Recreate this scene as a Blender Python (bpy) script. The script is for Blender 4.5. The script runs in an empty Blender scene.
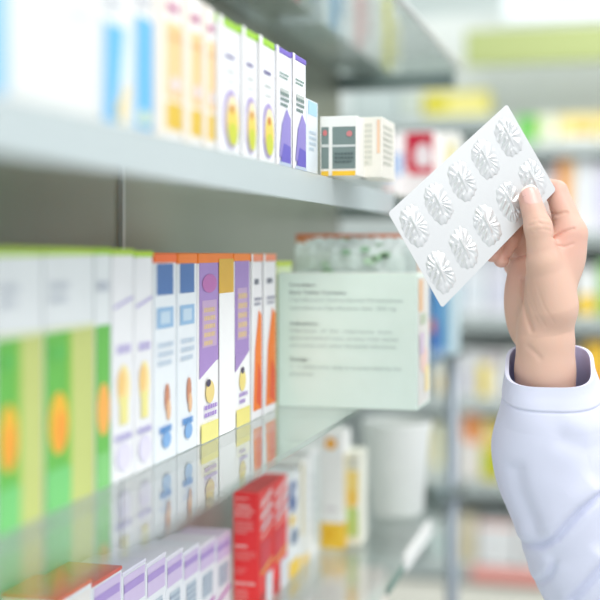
import bpy, bmesh, math, random
import numpy as np
from mathutils import Vector, Matrix

random.seed(7)
S = bpy.context.scene
COL = S.collection

# ------------------------------------------------------------------ camera
FPX = 1200.0
TH = math.atan(323 / FPX)
CH = 1.40                                    # camera height above the floor
CAM = Vector((0, 0, CH))
FWD = Vector((-math.sin(TH), math.cos(TH), 0))
RGT = Vector((math.cos(TH), math.sin(TH), 0))
UP = Vector((0, 0, 1))
cd = bpy.data.cameras.new('camera')
cam = bpy.data.objects.new('camera', cd)
COL.objects.link(cam)
cam.location = CAM
cam.rotation_euler = (math.pi / 2, 0, TH)
cd.sensor_width = 36
cd.lens = 72
cd.shift_y = -50 / 600
cd.clip_start = 0.01
cd.dof.use_dof = True
cd.dof.focus_distance = 0.955
cd.dof.aperture_fstop = 2.8
S.camera = cam

# ------------------------------------------------------------------ light
W = bpy.data.worlds.new('world')
S.world = W
W.use_nodes = True
bg = W.node_tree.nodes['Background']
bg.inputs[0].default_value = (0.95, 0.97, 1.0, 1)
bg.inputs[1].default_value = 0.98


def area(name, loc, aim, sx, sy, power, color=(1, 1, 1)):
    ld = bpy.data.lights.new(name, 'AREA')
    ld.shape = 'RECTANGLE'
    ld.size = sx
    ld.size_y = sy
    ld.energy = power
    ld.color = color
    o = bpy.data.objects.new(name, ld)
    COL.objects.link(o)
    o.location = loc
    o.rotation_euler = (Vector(aim) - Vector(loc)).to_track_quat('-Z', 'Y').to_euler()
    return o


area('offscreen_light', (0.75, 0.35, 2.75), (-0.15, 1.0, 1.3), 0.9, 0.9, 17, (1, 0.98, 0.95))
area('offscreen_light', (0.5, 2.2, 2.8), (0.2, 3.3, 1.2), 1.2, 1.2, 27, (1, 0.99, 0.97))  # unseen lamp aimed to lift the dark bands on the far display
area('offscreen_light', (0.7, -0.9, 2.7), (-0.2, 1.1, 1.3), 1.2, 1.2, 9, (1, 0.99, 0.97))  # unseen fill added behind the camera for faces turned towards it
vs = S.view_settings
vs.view_transform = 'Standard'
vs.look = 'None'
vs.gamma = 1
vs.use_curve_mapping = False
vs.exposure = 0.0

# ------------------------------------------------------------------ helpers


def lin(c):
    out = []
    for x in c[:3]:
        x /= 255.0
        out.append(x / 12.92 if x <= 0.04045 else ((x + 0.055) / 1.055) ** 2.4)
    return out


MATS = {}


def mat(c, rough=0.5, metal=0.0, mottle=0.04, scale=60.0, name=None):
    key = (tuple(c), rough, metal, mottle, scale)
    if key in MATS:
        return MATS[key]
    m = bpy.data.materials.new(name or 'paint_%d_%d_%d' % tuple(c[:3]))
    m.use_nodes = True
    nt = m.node_tree
    b = nt.nodes['Principled BSDF']
    l = lin(c)
    n = nt.nodes.new('ShaderNodeTexNoise')
    n.inputs['Scale'].default_value = scale
    tc = nt.nodes.new('ShaderNodeTexCoord')
    nt.links.new(tc.outputs['Object'], n.inputs['Vector'])
    r = nt.nodes.new('ShaderNodeMix')
    r.data_type = 'RGBA'
    nt.links.new(n.outputs['Fac'], r.inputs[0])
    r.inputs[6].default_value = [x * (1 - mottle) for x in l] + [1]
    r.inputs[7].default_value = [min(1, x * (1 + mottle)) for x in l] + [1]
    nt.links.new(r.outputs[2], b.inputs['Base Color'])
    b.inputs['Roughness'].default_value = rough
    b.inputs['Metallic'].default_value = metal
    MATS[key] = m
    return m


def glass_mat(name, tint, ior=1.5):
    m = bpy.data.materials.new(name)
    m.use_nodes = True
    nt = m.node_tree
    nt.nodes.clear()
    o = nt.nodes.new('ShaderNodeOutputMaterial')
    mx = nt.nodes.new('ShaderNodeMixShader')
    tr = nt.nodes.new('ShaderNodeBsdfTransparent')
    gl = nt.nodes.new('ShaderNodeBsdfGlossy')
    ge = nt.nodes.new('ShaderNodeNewGeometry')
    dot = nt.nodes.new('ShaderNodeVectorMath')
    dot.operation = 'DOT_PRODUCT'
    nt.links.new(ge.outputs['Normal'], dot.inputs[0])
    nt.links.new(ge.outputs['Incoming'], dot.inputs[1])

    def mth(op, a, b):
        n_ = nt.nodes.new('ShaderNodeMath')
        n_.operation = op
        for k_, x_ in enumerate((a, b)):
            if isinstance(x_, (int, float)):
                n_.inputs[k_].default_value = x_
            else:
                nt.links.new(x_, n_.inputs[k_])
        return n_.outputs[0]
    inv = mth('SUBTRACT', 1.0, mth('ABSOLUTE', dot.outputs['Value'], 0))
    f0 = ((ior - 1) / (ior + 1)) ** 2
    sch = mth('ADD', f0, mth('MULTIPLY', 1 - f0, mth('POWER', inv, 5.0)))
    tr.inputs[0].default_value = (*tint, 1)
    gl.inputs[0].default_value = (1, 1, 1, 1)
    gl.inputs['Roughness'].default_value = 0.03
    nt.links.new(sch, mx.inputs[0])
    nt.links.new(tr.outputs[0], mx.inputs[1])
    nt.links.new(gl.outputs[0], mx.inputs[2])
    nt.links.new(mx.outputs[0], o.inputs[0])
    return m


class MB:
    """collects polygons with materials and links them as one mesh object"""

    def __init__(s):
        s.v, s.f, s.m, s.mats = [], [], [], []
        s.smooth = []

    def mi(s, m):
        if m not in s.mats:
            s.mats.append(m)
        return s.mats.index(m)

    def poly(s, pts, m, smooth=False):
        i = len(s.v)
        s.v += [tuple(p) for p in pts]
        s.f.append(tuple(range(i, i + len(pts))))
        s.m.append(s.mi(m))
        s.smooth.append(smooth)

    def mesh(s, verts, faces, m, smooth=True):
        i = len(s.v)
        s.v += [tuple(p) for p in verts]
        k = s.mi(m)
        for f in faces:
            s.f.append(tuple(int(x) + i for x in f))
            s.m.append(k)
            s.smooth.append(smooth)

    def box(s, x0, x1, y0, y1, z0, z1, m, bev=0.0):
        bm = bmesh.new()
        bmesh.ops.create_cube(bm, size=1)
        for v in bm.verts:
            v.co = Vector(((x0 + x1) / 2 + v.co.x * (x1 - x0), (y0 + y1) / 2 + v.co.y * (y1 - y0),
                           (z0 + z1) / 2 + v.co.z * (z1 - z0)))
        if bev:
            bmesh.ops.bevel(bm, geom=bm.edges[:], offset=bev, segments=2, affect='EDGES', profile=0.6)
        bm.verts.index_update()
        s.mesh([v.co[:] for v in bm.verts], [[v.index for v in f.verts] for f in bm.faces], m, False)
        bm.free()

    def tube(s, pts, r, m, n=12):
        rings = []
        for i, p in enumerate(pts):
            p = Vector(p)
            a = Vector(pts[max(0, i - 1)])
            b = Vector(pts[min(len(pts) - 1, i + 1)])
            d = (b - a).normalized()
            x = d.orthogonal().normalized()
            y = d.cross(x)
            rr = r[i] if isinstance(r, (list, tuple)) else r
            rings.append([p + x * rr * math.cos(2 * math.pi * k / n) + y * rr * math.sin(2 * math.pi * k / n) for k in range(n)])
        vs_ = [q for g in rings for q in g]
        fs = []
        for i in range(len(pts) - 1):
            for k in range(n):
                fs.append((i * n + k, i * n + (k + 1) % n, (i + 1) * n + (k + 1) % n, (i + 1) * n + k))
        fs.append(tuple(range(n))[::-1])
        fs.append(tuple((len(pts) - 1) * n + k for k in range(n)))
        s.mesh(vs_, fs, m)

    def build(s, name, parent=None, org=None):
        me = bpy.data.meshes.new(name)
        o_ = Vector(org) if org is not None else Vector((0, 0, 0))
        me.from_pydata([tuple(Vector(p) - o_) for p in s.v], [], s.f)
        for m in s.mats:
            me.materials.append(m)
        me.polygons.foreach_set('material_index', s.m)
        me.polygons.foreach_set('use_smooth', s.smooth)
        me.update()
        o = bpy.data.objects.new(name, me)
        COL.objects.link(o)
        if parent is not None:
            o.parent = parent
            o.location = o_ - Vector(parent.get('org', (0, 0, 0)))
        else:
            o.location = o_
            o['org'] = list(o_)
        return o


def tag(o, label=None, cat=None, group=None, kind=None):
    if label:
        o['label'] = label
    if cat:
        o['category'] = cat
    if group:
        o['group'] = group
    if kind:
        o['kind'] = kind
    return o


def empty(name, loc):
    o = bpy.data.objects.new(name, None)
    COL.objects.link(o)
    o.location = loc
    o['org'] = list(loc)
    o.empty_display_size = 0.05
    return o


def P(u, v, d):
    """world point seen at (u, v) of the photograph at depth d"""
    return CAM + FWD * d + RGT * ((u - 300) * d / FPX) + UP * ((250 - v) * d / FPX)


def YX(u, X):
    """distance Y along the aisle where the plane x = X is seen at column u"""
    fw = FPX * X / (math.cos(TH) * (u - 623))
    return (fw + X * math.sin(TH)) / math.cos(TH)


def depth(X, Y):
    return -X * math.sin(TH) + Y * math.cos(TH)


def XY(u, Y):
    """x where the plane y = Y is seen at column u"""
    k = (u - 300) / FPX
    # (X c + Y s) = k (-X s + Y c)
    c, s = math.cos(TH), math.sin(TH)
    return Y * (k * c - s) / (c + k * s)


def ZV(v, X, Y):
    return CH + (250 - v) * depth(X, Y) / FPX


FONT_CACHE = {}


def text_mesh(txt, bold=0.0):
    key = (txt, bold)
    if key in FONT_CACHE:
        return FONT_CACHE[key]
    cu = bpy.data.curves.new('t', 'FONT')
    cu.body = txt
    cu.size = 1
    cu.offset = bold
    cu.resolution_u = 3
    o = bpy.data.objects.new('t', cu)
    COL.objects.link(o)
    dg = bpy.context.evaluated_depsgraph_get()
    me = o.evaluated_get(dg).to_mesh()
    vv = [v.co[:] for v in me.vertices]
    ff = [tuple(p.vertices) for p in me.polygons]
    o.evaluated_get(dg).to_mesh_clear()
    bpy.data.objects.remove(o)
    bpy.data.curves.remove(cu)
    FONT_CACHE[key] = (vv, ff)
    return vv, ff


def ell(cs, ct, rs, rt, n=24):
    return [(cs + rs * math.cos(2 * math.pi * k / n), ct + rt * math.sin(2 * math.pi * k / n)) for k in range(n)]


def prints(mb, fn, items, eps0=0.00025):
    """items in face coords (s, t) 0..1; fn(s, t, e) -> world point at offset e"""
    for k, it in enumerate(items):
        e = eps0 + 0.00012 * k
        kind = it[0]
        if kind == 'r':
            _, s0, s1, t0, t1, c = it
            pts = [(s0, t0), (s1, t0), (s1, t1), (s0, t1)]
        elif kind == 'e':
            _, cs, ct, rs, rt, c = it
            pts = ell(cs, ct, rs, rt)
        elif kind == 'p':
            _, pts, c = it
        elif kind == 'l':                     # lines of small unreadable print
            _, s0, s1, t0, t1, n, c = it
            rnd = random.Random(int(s0 * 997 + t0 * 773 + n))
            h = (t1 - t0) / n
            for i in range(n):
                tt = t1 - (i + 0.75) * h
                x = s0
                end = s1 - (0.35 * (s1 - s0) * rnd.random() if i == n - 1 else 0)
                while x < end:
                    w = (s1 - s0) * rnd.uniform(0.07, 0.2)
                    x2 = min(end, x + w)
                    mb.poly([fn(x, tt, e), fn(x2, tt, e), fn(x2, tt + h * 0.55, e), fn(x, tt + h * 0.55, e)], mat(c))
                    x = x2 + (s1 - s0) * 0.035
            continue
        elif kind == 't':
            _, s0, t0, s1, size, txt, c = it[:7]
            bold = it[7] if len(it) > 7 else 0.0
            vv, ff = text_mesh(txt, bold)
            w = max(v[0] for v in vv)
            mb.mesh([fn(s0 + (s1 - s0) * v[0] / w, t0 + size * v[1], e) for v in vv], ff, mat(c), False)
            continue
        mb.poly([fn(a, b, e) for a, b in pts], mat(c))


def carton(label, x1, dep, y0, y1, zb, zt, base, front=(), side=(), flap=None, group=None, name='medicine_carton',
           flap_h=0.004, cat='box', rough=0.45, back=None):
    """upright carton; front faces the aisle (+x), side faces the camera (-y)"""
    x0 = x1 - dep
    org = ((x0 + x1) / 2, (y0 + y1) / 2, zb)
    mb = MB()
    mb.box(x0, x1, y0, y1, zb, zt - (flap_h if flap else 0), mat(base, rough), 0.0006)
    prints(mb, lambda s, t, e: (x1 + e, y0 + s * (y1 - y0), zb + t * (zt - zb)), front)
    prints(mb, lambda s, t, e: (x0 + s * (x1 - x0), y0 - e, zb + t * (zt - zb)), side)
    o = mb.build(name, None, org)
    tag(o, label, cat, group)
    if flap:
        fb = MB()
        fb.box(x0 - 0.0002, x1 + 0.0005, y0 - 0.0003, y1 + 0.0003, zt - flap_h, zt, mat(flap, rough), 0.0008)
        fb.build('top_flap', o, org)
    return o


# ------------------------------------------------------------------ the room
WHITE = (240, 243, 242)
fl = MB()
fl.box(-1.2, 2.4, -1.2, 4.2, -0.05, 0, mat((206, 210, 208), 0.25, 0, 0.05, 4))
for i in range(13):
    fl.box(-1.2, 2.4, -1.2 + i * 0.45 - 0.002, -1.2 + i * 0.45 + 0.002, 0, 0.0006, mat((170, 172, 170)))
tag(fl.build('floor'), 'pale grey tiled floor of the pharmacy aisle', 'floor', kind='structure')
wb = MB()
wb.box(-1.2, 2.4, 4.2, 4.28, 0, 2.9, mat((202, 213, 210), 0.6, 0, 0.02, 3))
tag(wb.build('wall_back'), 'pale grey wall at the far end of the aisle', 'wall', kind='structure')
wl = MB()
wl.box(-1.28, -1.2, -1.2, 4.28, 0, 2.9, mat((196, 206, 203), 0.6, 0, 0.02, 3))
tag(wl.build('wall_left'), 'pale grey wall behind the glass shelving', 'wall', kind='structure')

# ------------------------------------------------------------------ glass shelving at the left
XF, XB = -0.24, -0.42
ZS = {'top': CH + 0.273, 'mid': CH + 0.062, 'low': CH - 0.149, 'sec': CH - 0.355, 'third': CH - 0.565}
YE = 1.806
YN = 0.12
GL = glass_mat('shelf_glass', (0.95, 0.98, 0.965), 1.8)
GLT = glass_mat('thin_shelf_glass', (0.95, 0.98, 0.965), 1.3)
STEEL = mat((150, 158, 156), 0.35, 0.7)
DARK = mat((118, 134, 132), 0.4, 0.3)
EDGE = mat((92, 108, 102), 0.4, 0.3)
CHROME = mat((238, 242, 242), 0.25, 0.1)
unit = empty('glass_shelving_unit', (XB, 0.95, 0))
tag(unit, 'long glass and steel pharmacy shelving loaded with medicine boxes along the left', 'shelf')
ys = YX(122, XB)
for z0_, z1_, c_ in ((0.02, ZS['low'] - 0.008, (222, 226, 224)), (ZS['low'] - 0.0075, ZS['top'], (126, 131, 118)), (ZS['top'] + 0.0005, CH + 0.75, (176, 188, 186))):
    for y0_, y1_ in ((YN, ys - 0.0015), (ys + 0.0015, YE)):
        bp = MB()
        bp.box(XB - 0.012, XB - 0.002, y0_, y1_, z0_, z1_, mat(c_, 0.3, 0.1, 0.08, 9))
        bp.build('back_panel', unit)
ACRYL = bpy.data.materials.new('frosted_acrylic')
ACRYL.use_nodes = True
_n = ACRYL.node_tree
_p = _n.nodes['Principled BSDF']
_p.inputs['Base Color'].default_value = (*lin((214, 226, 228)), 1)
_p.inputs['Roughness'].default_value = 0.2
_t = _n.nodes.new('ShaderNodeBsdfTransparent')
_m = _n.nodes.new('ShaderNodeMixShader')
_m.inputs[0].default_value = 0.68
_n.links.new(_t.outputs[0], _m.inputs[1])
_n.links.new(_p.outputs[0], _m.inputs[2])
_n.links.new(_m.outputs[0], _n.nodes['Material Output'].inputs[0])
fs = MB()  # added pale strip, stands in for the bright underside of the glass
fs.box(XF + 0.0005, XF + 0.0025, YN, YX(392, XF), ZS['mid'] - 0.024, ZS['mid'] - 0.001, ACRYL, 0.0006)
fs.build('pale_front_strip', unit)
bp = MB()
bp.box(XB - 0.002, XB + 0.002, ys - 0.003, ys + 0.003, 0.02, CH + 0.75, mat((168, 174, 172), 0.35, 0.4))
bp.build('seam_strip', unit)
for k, z in ZS.items():
    g = MB()
    g.box(XB + 0.003, XF, YN, YE, z - 0.005, z, GLT if k == 'top' else GL, 0.0007)
    g.build('glass_shelf', unit)
    b = MB()
    th = 0.022 if k == 'top' else 0.008
    b.box(XB, XF - 0.004, YE - 0.02, YE + 0.012, z - 0.006 - th, z - 0.0055, DARK if k == 'top' else EDGE, 0.001)
    b.build('end_bracket', unit)
    r = MB()
    if k == 'top':
        r.tube([(XF + 0.004, YN, z + 0.001), (XF + 0.004, YE, z + 0.001)], 0.0042, CHROME)
        r.build('front_rail', unit)
    else:
        r.box(XF - 0.004, XF + 0.012, YE - 0.012, YE + 0.016, z - 0.010, z + 0.004, STEEL, 0.002)
        r.build('corner_clip', unit)
pr = MB()
ya, yb_ = YX(402, XF), YX(428, XF)
pr.box(XF + 0.0005, XF + 0.005, ya, yb_, ZS['sec'] - 0.008, ZS['sec'] + 0.012, mat((238, 240, 238)), 0.001)
pr.build('price_rail', unit)
pr = MB()
pr.box(XF + 0.0005, XF + 0.003, YX(386, XF), ya - 0.001, ZS['sec'] - 0.007, ZS['sec'] + 0.002, mat((110, 140, 130)), 0.0005)
pr.build('edge_trim', unit)
po = MB()
po.tube([(XF - 0.012, YE + 0.022, 0), (XF - 0.012, YE + 0.022, ZS['low'] - 0.01)], 0.010, mat((150, 160, 170), 0.35, 0.5))
po.build('upright_post', unit)

# ------------------------------------------------------------------ middle shelf: cartons
zm = ZS['mid'] + 0.0006


def row(label, u0, u1, X, zb, vt, dep, base, front=(), side=(), flap=None, group=None, gap=0.0006, ut=None, **kw):
    """a carton whose aisle face spans the columns u0..u1, its top at row vt at column u0"""
    y0, y1 = YX(u0, X) + gap, YX(u1, X) - gap
    zt = ZV(vt, X, YX(ut if ut is not None else u0, X))
    return carton(label, X, dep, y0, y1, zb, zt, base, front, side, flap, group, **kw)


XM = -0.246
row('pale white carton cut off by the left frame edge with sky blue face', -60, 8, XM, zm, -60, 0.1, (236, 240, 242),
    [('r', 0.1, 0.96, 0.03, 0.97, (120, 196, 238))], [('r', .1, .9, .1, .9, (150, 205, 235))])
row('large blank off-white carton, nearest wide box on the middle shelf', 9, 100, XM, zm, -50, 0.1, (233, 236, 233),
    [('l', .6, .9, .72, .8, 2, (214, 218, 222))])
blue_art = [('r', .02, .98, .0, .70, (226, 238, 244)), ('p', [(.05, .02), (.45, .02), (.72, .68), (.08, .68)], (104, 186, 234)),
            ('l', .1, .6, .76, .86, 2, (180, 190, 200)), ('p', [(.5, .02), (.75, .02), (.9, .3), (.66, .3)], (240, 222, 170)),
            ('e', .55, .12, .12, .06, (240, 214, 140))]
row('blue and white carton beside the large blank box', 101, 133, XM, zm, -30, 0.1, (238, 240, 240), blue_art,
    group='blue and white cartons on the middle shelf')
row('blue and white carton touching the tan cartons', 133.5, 154, XM, zm, -20, 0.1, (240, 240, 238),
    [('r', .05, .95, 0.02, .78, (106, 186, 234)), ('l', .1, .8, .84, .92, 2, (170, 180, 196)), ('e', .5, .1, .3, .05, (214, 226, 190))],
    group='blue and white cartons on the middle shelf')
tan = [('r', .36, 1, .26, .76, (246, 206, 148)), ('r', .36, 1, .06, .24, (226, 190, 60)), ('r', .0, .34, .0, 1, (247, 238, 224)),
       ('l', .4, .9, .8, .9, 1, (196, 96, 150)), ('e', .7, .36, .14, .05, (226, 226, 240)), ('r', .38, .98, .66, .672, (214, 170, 110))]
for lb, u0, u1, vt in (('tan and cream carton, leftmost of three, next to a blue carton', 155, 182.5, -25),
                       ('tan and cream carton, middle one of three', 183, 202, -10),
                       ('tan and cream carton, rightmost, against the first lime-topped box', 202.5, 215, 3)):
    row(lb, u0, u1, XM, zm, vt, 0.1, (250, 246, 240), tan, group='tan cartons on the middle shelf')
oval = [('l', .34, .9, .70, .755, 1, (96, 88, 150)), ('l', .4, .9, .60, .64, 1, (196, 204, 200)), ('l', .4, .8, .53, .56, 1, (206, 212, 208)),
        ('e', .62, .26, .36, .225, (176, 160, 214)), ('e', .66, .25, .29, .195, (248, 236, 190)), ('e', .64, .22, .26, .155, (240, 214, 96)),
        ('e', .66, .15, .22, .09, (204, 212, 60)), ('e', .62, .34, .08, .035, (206, 120, 60)), ('r', .0, .2, .0, 1, (252, 252, 252))]
for lb, u0, u1, vt in (('white carton with lime top and yellow oval, nearest of three', 216, 239.7, 13),
                       ('white carton with lime top and yellow oval, middle of three', 240.3, 256.7, 25),
                       ('white carton with lime top and yellow oval, farthest of three', 257.3, 274.5, 34)):
    row(lb, u0, u1, XM, zm, vt, 0.085, (246, 248, 250), oval, flap=(160, 214, 40), group='lime-topped oval cartons', flap_h=0.005)
viol = [('l', .25, .85, .74, .80, 2, (130, 160, 150)), ('r', .3, .85, .60, .66, (196, 204, 200)), ('l', .3, .85, .5, .64, 3, (116, 140, 136)),
        ('p', [(.22, .08), (.95, .03), (.95, .42), (.7, .5), (.4, .36)], (150, 138, 210)), ('p', [(.3, .04), (.95, .02), (.95, .18), (.5, .2)], (106, 96, 196)),
        ('r', .0, .16, .0, 1, (252, 252, 252)), ('r', .2, .98, .0, .035, (190, 205, 226))]
for lb, u0, u1, vt in (('white carton with violet top and purple swirl, beside the lime-topped boxes', 275, 291, 44),
                       ('white carton with violet top and purple swirl, beside the thin pale blue box', 291.6, 306, 52)):
    row(lb, u0, u1, XM, zm, vt, 0.085, (244, 246, 250), viol, flap=(126, 104, 206), group='violet-topped cartons')
row('thin pale blue and white carton past the violet-topped boxes', 306.8, 318, XM - 0.002, zm, 98, 0.03, (232, 242, 248),
    [('r', .1, .9, .8, .98, (178, 220, 240)), ('l', .2, .8, .3, .6, 4, (205, 222, 234))],
    [('r', .1, .9, .82, .98, (170, 216, 240)), ('r', .2, .8, .1, .7, (244, 248, 250))])


def facing(label, u0, u1, Y, zb, vt, dep, base, side=(), front=(), flap=None, group=None, **kw):
    """a carton whose face towards the camera spans the columns u0..u1"""
    x0, x1 = XY(u0, Y), XY(u1, Y)
    return carton(label, x1, x1 - x0, Y, Y + dep, zb, ZV(vt, (x0 + x1) / 2, Y), base, front, side, flap, group, **kw)


yq = YX(318, XM - 0.002) + 0.006
teal = [('r', .04, .24, .12, .82, (122, 140, 136)), ('r', .34, .96, .12, .82, (120, 138, 134)), ('r', .04, .24, .48, .53, (210, 216, 212)),
        ('r', .34, .96, .48, .52, (206, 212, 208)), ('e', .14, .72, .06, .05, (210, 120, 120)), ('e', .8, .7, .08, .05, (206, 130, 130)),
        ('l', .4, .9, .2, .4, 3, (90, 108, 106)), ('r', .04, .24, .0, .08, (246, 200, 60)), ('r', .34, .96, .0, .08, (248, 200, 50))]
facing('white carton with grey-green panels and yellow base strips', 320, 357, yq, zm, 116, 0.05, (242, 242, 236), teal)
facing('cream carton with faint orange edge behind the grey-green panelled box', 357.5, 382, yq + 0.03, zm, 117, 0.06, (238, 236, 226),
       [('r', .05, .6, .2, .9, (226, 226, 214)), ('l', .1, .6, .2, .9, 8, (206, 208, 196)), ('r', .8, .92, .4, .95, (240, 206, 176))],
       [('l', .1, .8, .2, .9, 7, (206, 208, 196))])
yr = 1.62
facing('white carton with a blue patch left of the red and white box', 383, 394, yr - 0.02, zm, 136, 0.06, (242, 244, 244),
       [('r', .2, .9, .35, .75, (140, 176, 226)), ('e', .5, .2, .2, .06, (226, 150, 160))])
facing('red and white carton near the far end of the middle shelf', 395, 434, yr, zm, 131, 0.08, (246, 240, 240),
       [('r', .28, .98, .48, .98, (204, 24, 60)), ('e', .72, .66, .22, .17, (246, 232, 236)), ('r', .6, .95, .56, .66, (246, 236, 238)),
        ('r', .36, .98, .40, .48, (222, 70, 90)), ('r', .04, .2, .4, .7, (150, 186, 230)), ('e', .8, .14, .12, .08, (244, 206, 150))])
facing('small white carton with a yellow corner behind the blister pack', 436, 456, yr + 0.04, zm, 132, 0.07, (238, 238, 232),
       [('p', [(.5, .5), (.95, .6), (.95, .9), (.6, .8)], (228, 220, 150)), ('l', .1, .8, .2, .45, 3, (206, 210, 204))])

# ------------------------------------------------------------------ top shelf: cartons seen from below through the glass
zt_ = ZS['top'] + 0.0006
for lb, u0, u1, c, c2 in (('grey-blue carton on the top shelf, partly out of frame above', 205, 240, (128, 146, 158), (96, 110, 130)),
                          ('dark slate carton on the top shelf above the lime-topped boxes', 242, 275, (110, 126, 136), (80, 90, 120)),
                          ('grey carton with a red mark on the top shelf', 277, 312, (140, 150, 152), (176, 60, 84)),
                          ('pale blue striped carton on the top shelf', 322, 346, (214, 226, 236), (120, 170, 214)),
                          ('white and pink carton on the top shelf', 347, 372, (232, 232, 232), (222, 170, 170)),
                          ('white carton with a yellow stripe at the top shelf end', 373, 402, (230, 234, 230), (226, 220, 110))):
    y0, y1 = YX(u0, -0.35), YX(u1, -0.35)
    carton(lb, -0.35, 0.055, y0 + .001, y1 - .001, zt_, zt_ + 0.12, c, [('r', .3, .6, .02, .98, c2), ('l', .65, .95, .2, .8, 6, c2)],
           [('r', .2, .8, .2, .9, c2)], group='cartons on the top shelf')

# ------------------------------------------------------------------ lower shelf: cartons
zl = ZS['low'] + 0.0006
XL = -0.312
green = [('r', .0, .5, .0, .68, (104, 188, 76)), ('r', .5, 1, .0, .68, (196, 206, 122)), ('r', .43, .52, .04, .68, (140, 196, 70)),
         ('e', .26, .33, .19, .12, (240, 186, 50)), ('e', .3, .3, .12, .08, (244, 160, 50)), ('r', .0, .5, .0, .16, (120, 206, 120)),
         ('e', .25, .6, .16, .03, (96, 188, 84)), ('l', .1, .45, .78, .88, 2, (208, 214, 222)), ('r', .0, 1, .68, .70, (224, 232, 200))]
for lb, u0, u1 in (('green and white carton with lime top, leftmost, touching the left frame edge', -6, 43),
                   ('green and white carton with lime top, between two like it', 44, 94)):
    row(lb, u0, u1, XL, zl, 248, 0.095, (233, 238, 240), green, flap=(186, 220, 70), group='green cartons on the lower shelf')
row('narrow green and white carton beside white cartons with violet script', 95, 111, XL, zl, 248, 0.095, (233, 238, 240),
    [('r', .0, .96, .06, .68, (104, 188, 78)), ('e', .5, .33, .42, .11, (244, 176, 80)), ('r', 0, .96, 0, .15, (130, 204, 120)), ('l', .1, .9, .8, .88, 1, (206, 212, 222))],
    flap=(170, 216, 46), group='green cartons on the lower shelf')
scr = [('p', [(.05, .74), (.95, .78), (.95, .795), (.05, .755)], (188, 180, 222)), ('l', .2, .95, .53, .60, 1, (200, 192, 232)),
       ('e', .5, .40, .3, .1, (248, 232, 170)), ('e', .4, .42, .2, .06, (246, 206, 130)), ('r', .3, .7, .24, .36, (240, 232, 150)),
       ('l', .1, .9, .16, .21, 1, (184, 178, 222)), ('e', .5, .1, .35, .06, (226, 222, 244))]
row('white carton with lime top and faint violet script, next to the green cartons', 112, 134, XL, zl, 249, 0.095, (240, 241, 244), scr,
    flap=(184, 220, 70), group='violet script cartons')
row('white carton with lime top and faint violet script, next to the blue printed cartons', 134.6, 153, XL, zl, 251, 0.095, (240, 241, 244), scr,
    flap=(180, 220, 60), group='violet script cartons')
blu = [('r', .1, .85, .80, .95, (78, 118, 178)), ('r', .1, .85, .64, .74, (150, 190, 226)), ('r', .25, .7, .66, .72, (196, 218, 236)),
       ('l', .15, .85, .45, .58, 3, (206, 220, 234)), ('e', .55, .30, .12, .07, (206, 140, 110)), ('e', .6, .24, .1, .05, (236, 190, 150)),
       ('l', .2, .85, .12, .18, 1, (90, 150, 214)), ('e', .5, .10, .2, .04, (130, 176, 226))]
row('white carton with blue print and orange top, left one of the pair', 154, 176.5, XL, zl, 253.5, 0.095, (236, 242, 247), blu, flap=(250, 112, 40), flap_h=0.0065,
    group='blue printed cartons')
row('white carton with blue print and orange top, right one of the pair', 177.5, 197, XL, zl, 253.5, 0.095, (236, 242, 247), blu, flap=(250, 130, 30), flap_h=0.0075,
    group='blue printed cartons')
pur = [('r', .03, .56, .42, .97, (172, 140, 206)), ('p', [(.03, .42), (.5, .42), (.03, .34)], (172, 140, 206)), ('r', .1, .5, .5, .75, (198, 168, 206)),
       ('l', .15, .45, .5, .72, 5, (226, 196, 150)), ('e', .3, .84, .2, .05, (190, 110, 180)), ('r', .56, 1, .78, .97, (226, 178, 60)),
       ('r', .56, 1, .0, .78, (252, 252, 254)), ('e', .3, .26, .12, .06, (240, 216, 140)), ('l', .15, .5, .12, .2, 2, (170, 140, 210)),
       ('e', .25, .31, .06, .02, (70, 60, 90)), ('r', .05, .52, .0, .1, (240, 232, 140))]
row('purple and white carton with orange top and a gold corner', 197.6, 233, XL, zl, 253.5, 0.095, (250, 250, 250), pur, flap=(250, 130, 24), flap_h=0.0075,
    group='purple panel cartons')
row('narrow purple and white carton beside the orange swoosh cartons', 233.6, 250, XL, zl, 253.5, 0.095, (250, 250, 250),
    [('r', .05, .95, .42, .97, (166, 136, 200)), ('r', .2, .8, .5, .8, (196, 166, 204)), ('l', .25, .8, .5, .78, 5, (226, 196, 150)),
     ('p', [(.05, .42), (.9, .42), (.05, .32)], (166, 136, 200)), ('e', .5, .26, .2, .06, (240, 220, 130)), ('e', .5, .32, .1, .02, (70, 60, 90)),
     ('l', .3, .8, .12, .2, 2, (166, 140, 204)), ('r', .1, .95, 0, .1, (238, 226, 130))], flap=(250, 134, 30), flap_h=0.0065, group='purple panel cartons')
swo = [('l', .3, .9, .80, .86, 1, (120, 124, 140)), ('p', [(.2, .05), (.95, .05), (.95, .62), (.7, .66), (.35, .42)], (246, 126, 30)),
       ('p', [(.45, .1), (.95, .05), (.95, .26), (.6, .34)], (232, 82, 24)), ('l', .3, .95, .68, .74, 2, (150, 150, 170)), ('r', .0, .14, .0, 1, (250, 250, 252)),
       ('r', .2, .95, .96, .99, (244, 150, 120))]
row('white carton with an orange swoosh, left one of the pair', 250.6, 262, XL, zl, 254, 0.095, (244, 242, 246), swo, flap=(248, 152, 96), flap_h=0.0065, group='orange swoosh cartons')
row('white carton with an orange swoosh, right one, beside the mint leaflet box', 262.6, 276, XL, zl, 254, 0.095, (244, 242, 246), swo, flap=(248, 156, 106), flap_h=0.0065,
    group='orange swoosh cartons')

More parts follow.
